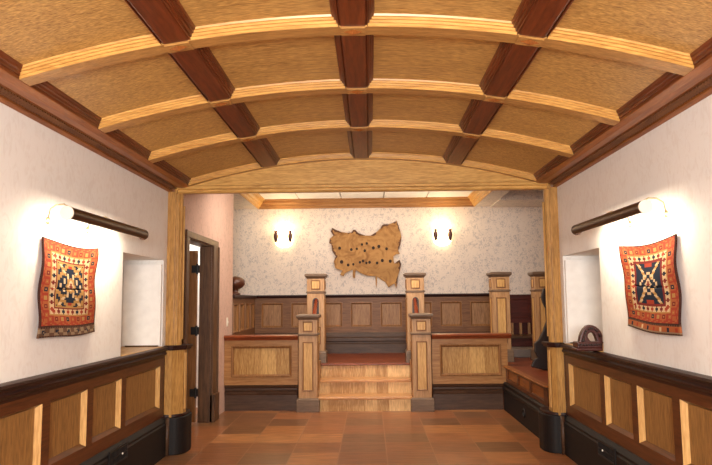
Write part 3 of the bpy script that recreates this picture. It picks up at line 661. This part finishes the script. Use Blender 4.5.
def rug(s, q, kind, lab):                           # q: (y, z) of top near, top far, bottom far, bottom near
    W, H = 58, 70
    t = empty('wall_rug', (s*1.86, 4.2, 1.2), lab, 'rug', 'woven rugs hung on the walls')
    mb = MB()
    def P(u, v):
        a = [q[3][k]+(q[2][k]-q[3][k])*u for k in (0, 1)]; b = [q[0][k]+(q[1][k]-q[0][k])*u for k in (0, 1)]
        y = a[0]+(b[0]-a[0])*v; z = a[1]+(b[1]-a[1])*v
        y += .006*math.sin(9*v+2*kind)*(abs(u-.5)*2); z += .008*math.sin(5*u+1.3+kind)-.012*(4*u*(1-u))*(v > .5)
        w = .018+.010*math.sin(4*u+3*v)*(1-.6*v)+.006*math.sin(11*v+4*u)+(.02*(1-v)**3)
        return (s*(1.87-w), y, z)
    g = [[P(i/W, j/H) for i in range(W+1)] for j in range(H+1)]
    vs = [p for r in g for p in r]; fs = []; mi = []
    for j in range(H):
        for i in range(W):
            fs.append((j*(W+1)+i, j*(W+1)+i+1, (j+1)*(W+1)+i+1, (j+1)*(W+1)+i)); mi.append(rugcol(i, j, W, H, kind))
    mb.v = vs; mb.f = fs; mb.m = mi
    o = mb.build('woven_field', ['rug%d' % i for i in range(9)], t, 0, True)
    sm = o.modifiers.new('solid', 'SOLIDIFY'); sm.thickness = .010; sm.offset = 1 if s < 0 else 1
    for y, z in (q[0], q[1]):
        yy = y+(.05 if y == min(q[0][0], q[1][0]) else -.03)
        MB().tube([(s*1.862, yy, z-.01), (s*1.866, yy, z+.04), (s*1.866, yy-.01, z+.10)], .0016, 6).build('hanging_wire', 'brass', t)
def corners(pp, x): return tuple((h.y, h.z) for h in (hit(a, b, 0, x) for a, b in pp))
rug(-1, corners(((43, 238), (97, 248), (93, 332), (33.5, 340)), -1.847), 0, 'orange-red woven rug with stepped cream and navy field on the left wall')
rug(1, corners(((675, 235), (620, 247), (630, 327), (686, 337)), 1.847), 1, 'red woven rug with dark navy centre on the right wall')

# ------------------------------------------------------------------ hide on the back wall
HO = [(130, 105), (150, 117), (185, 131), (215, 134), (240, 131), (252, 116), (264, 117), (280, 135), (320, 150), (352, 150), (385, 130), (410, 110), (418, 92), (430, 84), (455, 84), (480, 76), (503, 64),
      (513, 92), (524, 128), (531, 160), (525, 200), (512, 236), (522, 256), (500, 258), (484, 270), (486, 300), (491, 312), (505, 300), (520, 290), (529, 318), (521, 350), (511, 382), (506, 430), (500, 460), (490, 428),
      (470, 440), (455, 450), (448, 436), (436, 418), (413, 404), (391, 388), (388, 430), (386, 456), (382, 430), (380, 386), (330, 382), (292, 366), (268, 350), (263, 372), (262, 397), (250, 392), (248, 372), (250, 346),
      (218, 360), (200, 372), (196, 386), (176, 378), (188, 352), (165, 346), (148, 338), (139, 302), (150, 270), (130, 240), (124, 200), (112, 192), (116, 166), (136, 150), (122, 126)]
HH_ = [(172, 222, 9), (240, 230, 8), (272, 226, 7), (302, 200, 7), (330, 194, 7), (318, 236, 8), (368, 220, 9), (400, 212, 9), (445, 226, 8), (184, 302, 10), (222, 320, 8), (252, 316, 7), (290, 304, 7), (308, 296, 8), (328, 308, 7), (346, 304, 8), (390, 308, 8), (420, 294, 9), (466, 298, 9)]
def hpos(x, y): p = hit(310+x/5.81, 210+y/5.81, 1, 10.97); return Vector((p.x, p.z))
O2 = [hpos(*p) for p in HO]; V = list(O2); E2 = [(i, (i+1) % len(O2)) for i in range(len(O2))]
def inpoly(q, poly):
    r = False
    for i in range(len(poly)):
        a, b = poly[i], poly[i-1]
        if (a.y > q.y) != (b.y > q.y) and q.x < (b.x-a.x)*(q.y-a.y)/(b.y-a.y)+a.x: r = not r
    return r
def edist(q, poly):
    best = 9
    for i in range(len(poly)):
        a, b = poly[i-1], poly[i]; d_ = b-a; tt = max(0, min(1, (q-a).dot(d_)/max(1e-9, d_.length_squared))); best = min(best, (a+d_*tt-q).length)
    return best
for x in range(115, 535, 9):
    for y in range(60, 465, 9):
        q = hpos(x+random.uniform(-2, 2), y+random.uniform(-2, 2))
        if inpoly(q, O2) and edist(q, O2) > .012: V.append(q)
holes = []
for x, y, r in HH_:
    c = hpos(x, y); rr = r/5.81/60.3; holes.append((c, rr)); b = len(V)
    for i in range(8): V.append(c+Vector((rr*math.cos(i*PI/4), rr*1.15*math.sin(i*PI/4))))
    E2 += [(b+i, b+(i+1) % 8) for i in range(8)]
vo, _, fo, *_ = delaunay_2d_cdt(V, E2, [], 1, 1e-6)
mb = MB(); mb.v = []
for p in vo:
    e = edist(p, O2); curl = max(0, 1-e/.05)
    w = .022+.012*math.sin(p.x*9+2*p.y)+.010*math.sin(p.y*13+1)+curl*curl*(.03+.02*math.sin(p.x*17+p.y*11))
    mb.v.append((p.x, 10.99-w, p.y))
for f in fo:
    c = sum((vo[i] for i in f), Vector((0, 0)))/len(f)
    hole_ = any((c-h).length < r for h, r in holes); e = edist(c, O2)
    dark = e < .016+.014*math.sin(c.x*21+c.y*17) and (c.x > .50 or c.y > 2.40 or c.x < -.45)
    mb.f.append(tuple(f)); mb.m.append(2 if hole_ else (1 if dark else 0))
hd = mb.build('animal_hide', ['hide', 'hideedge', 'hidehole'], None, 0, True)
sm = hd.modifiers.new('solid', 'SOLIDIFY'); sm.thickness = .004; sm.offset = 0
tag(hd, 'tan animal hide with ragged edges and rows of holes on the back wall', 'hide')

# ------------------------------------------------------------------ sconces
def sconce(x, lab):
    t = empty('wall_sconce', (x, 10.98, 2.47), lab, 'wall lamp', 'glass sconces on the back wall')
    MB().box(x-.10, x+.10, 10.975, 10.999, 2.36, 2.58).build('back_plate', 'brass', t, .006)
    n = 18; rings = []
    for z, k in ((2.300, .25), (2.312, .55), (2.335, .82), (2.37, .96), (2.42, 1.0), (2.50, 1.0), (2.60, 1.0)):
        rings.append([(x-.15*k*math.cos(PI*i/n), 10.99-.115*k*math.sin(PI*i/n)-.002, z) for i in range(n+1)])
    o = MB().loft(rings, 0, False).build('glass_shade', 'shade', t, 0, True)
    sm = o.modifiers.new('solid', 'SOLIDIFY'); sm.thickness = .005
    for s in (-1, 1):
        MB().lathe([(.001, -.10), (.014, -.098), (.028, -.06), (.038, -.01), (.036, .03), (.024, .06), (.026, .075), (.028, .095), (.001, .1)], (x+s*.118, 10.872, 2.475), 14).build('spindle', 'carve', t, 0, True)
        MB().tube([(x+s*.118, 10.872, 2.53), (x+s*.118, 10.98, 2.53)], .007, 8).build('bracket', 'carve', t, 0, True)
    l = bpy.data.lights.new('sconce_bulb', 'POINT'); l.energy = 6; l.shadow_soft_size = .05; l.color = (1.0, .76, .44)
    b = bpy.data.objects.new('sconce_bulb', l); COL.objects.link(b); b.location = (x, 10.78, 2.62)
sconce(-1.36, 'lit glass wall sconce with two dark spindles, on the door side of the hide')
sconce(1.285, 'lit glass wall sconce with two dark spindles, on the settle side of the hide')

# ------------------------------------------------------------------ light switch
sw = hit(227, 322, 0, -1.83)
t = empty('light_switch', (-1.83, sw.y, sw.z), 'small ivory light switch on the wall between door and parapet', 'switch')
MB().box(-1.831, -1.822, sw.y-.035, sw.y+.035, sw.z-.058, sw.z+.058).build('plate', 'ivory', t, .003)
MB().box(-1.823, -1.812, sw.y-.008, sw.y+.008, sw.z-.014, sw.z+.014).build('toggle', 'ivory', t, .002)
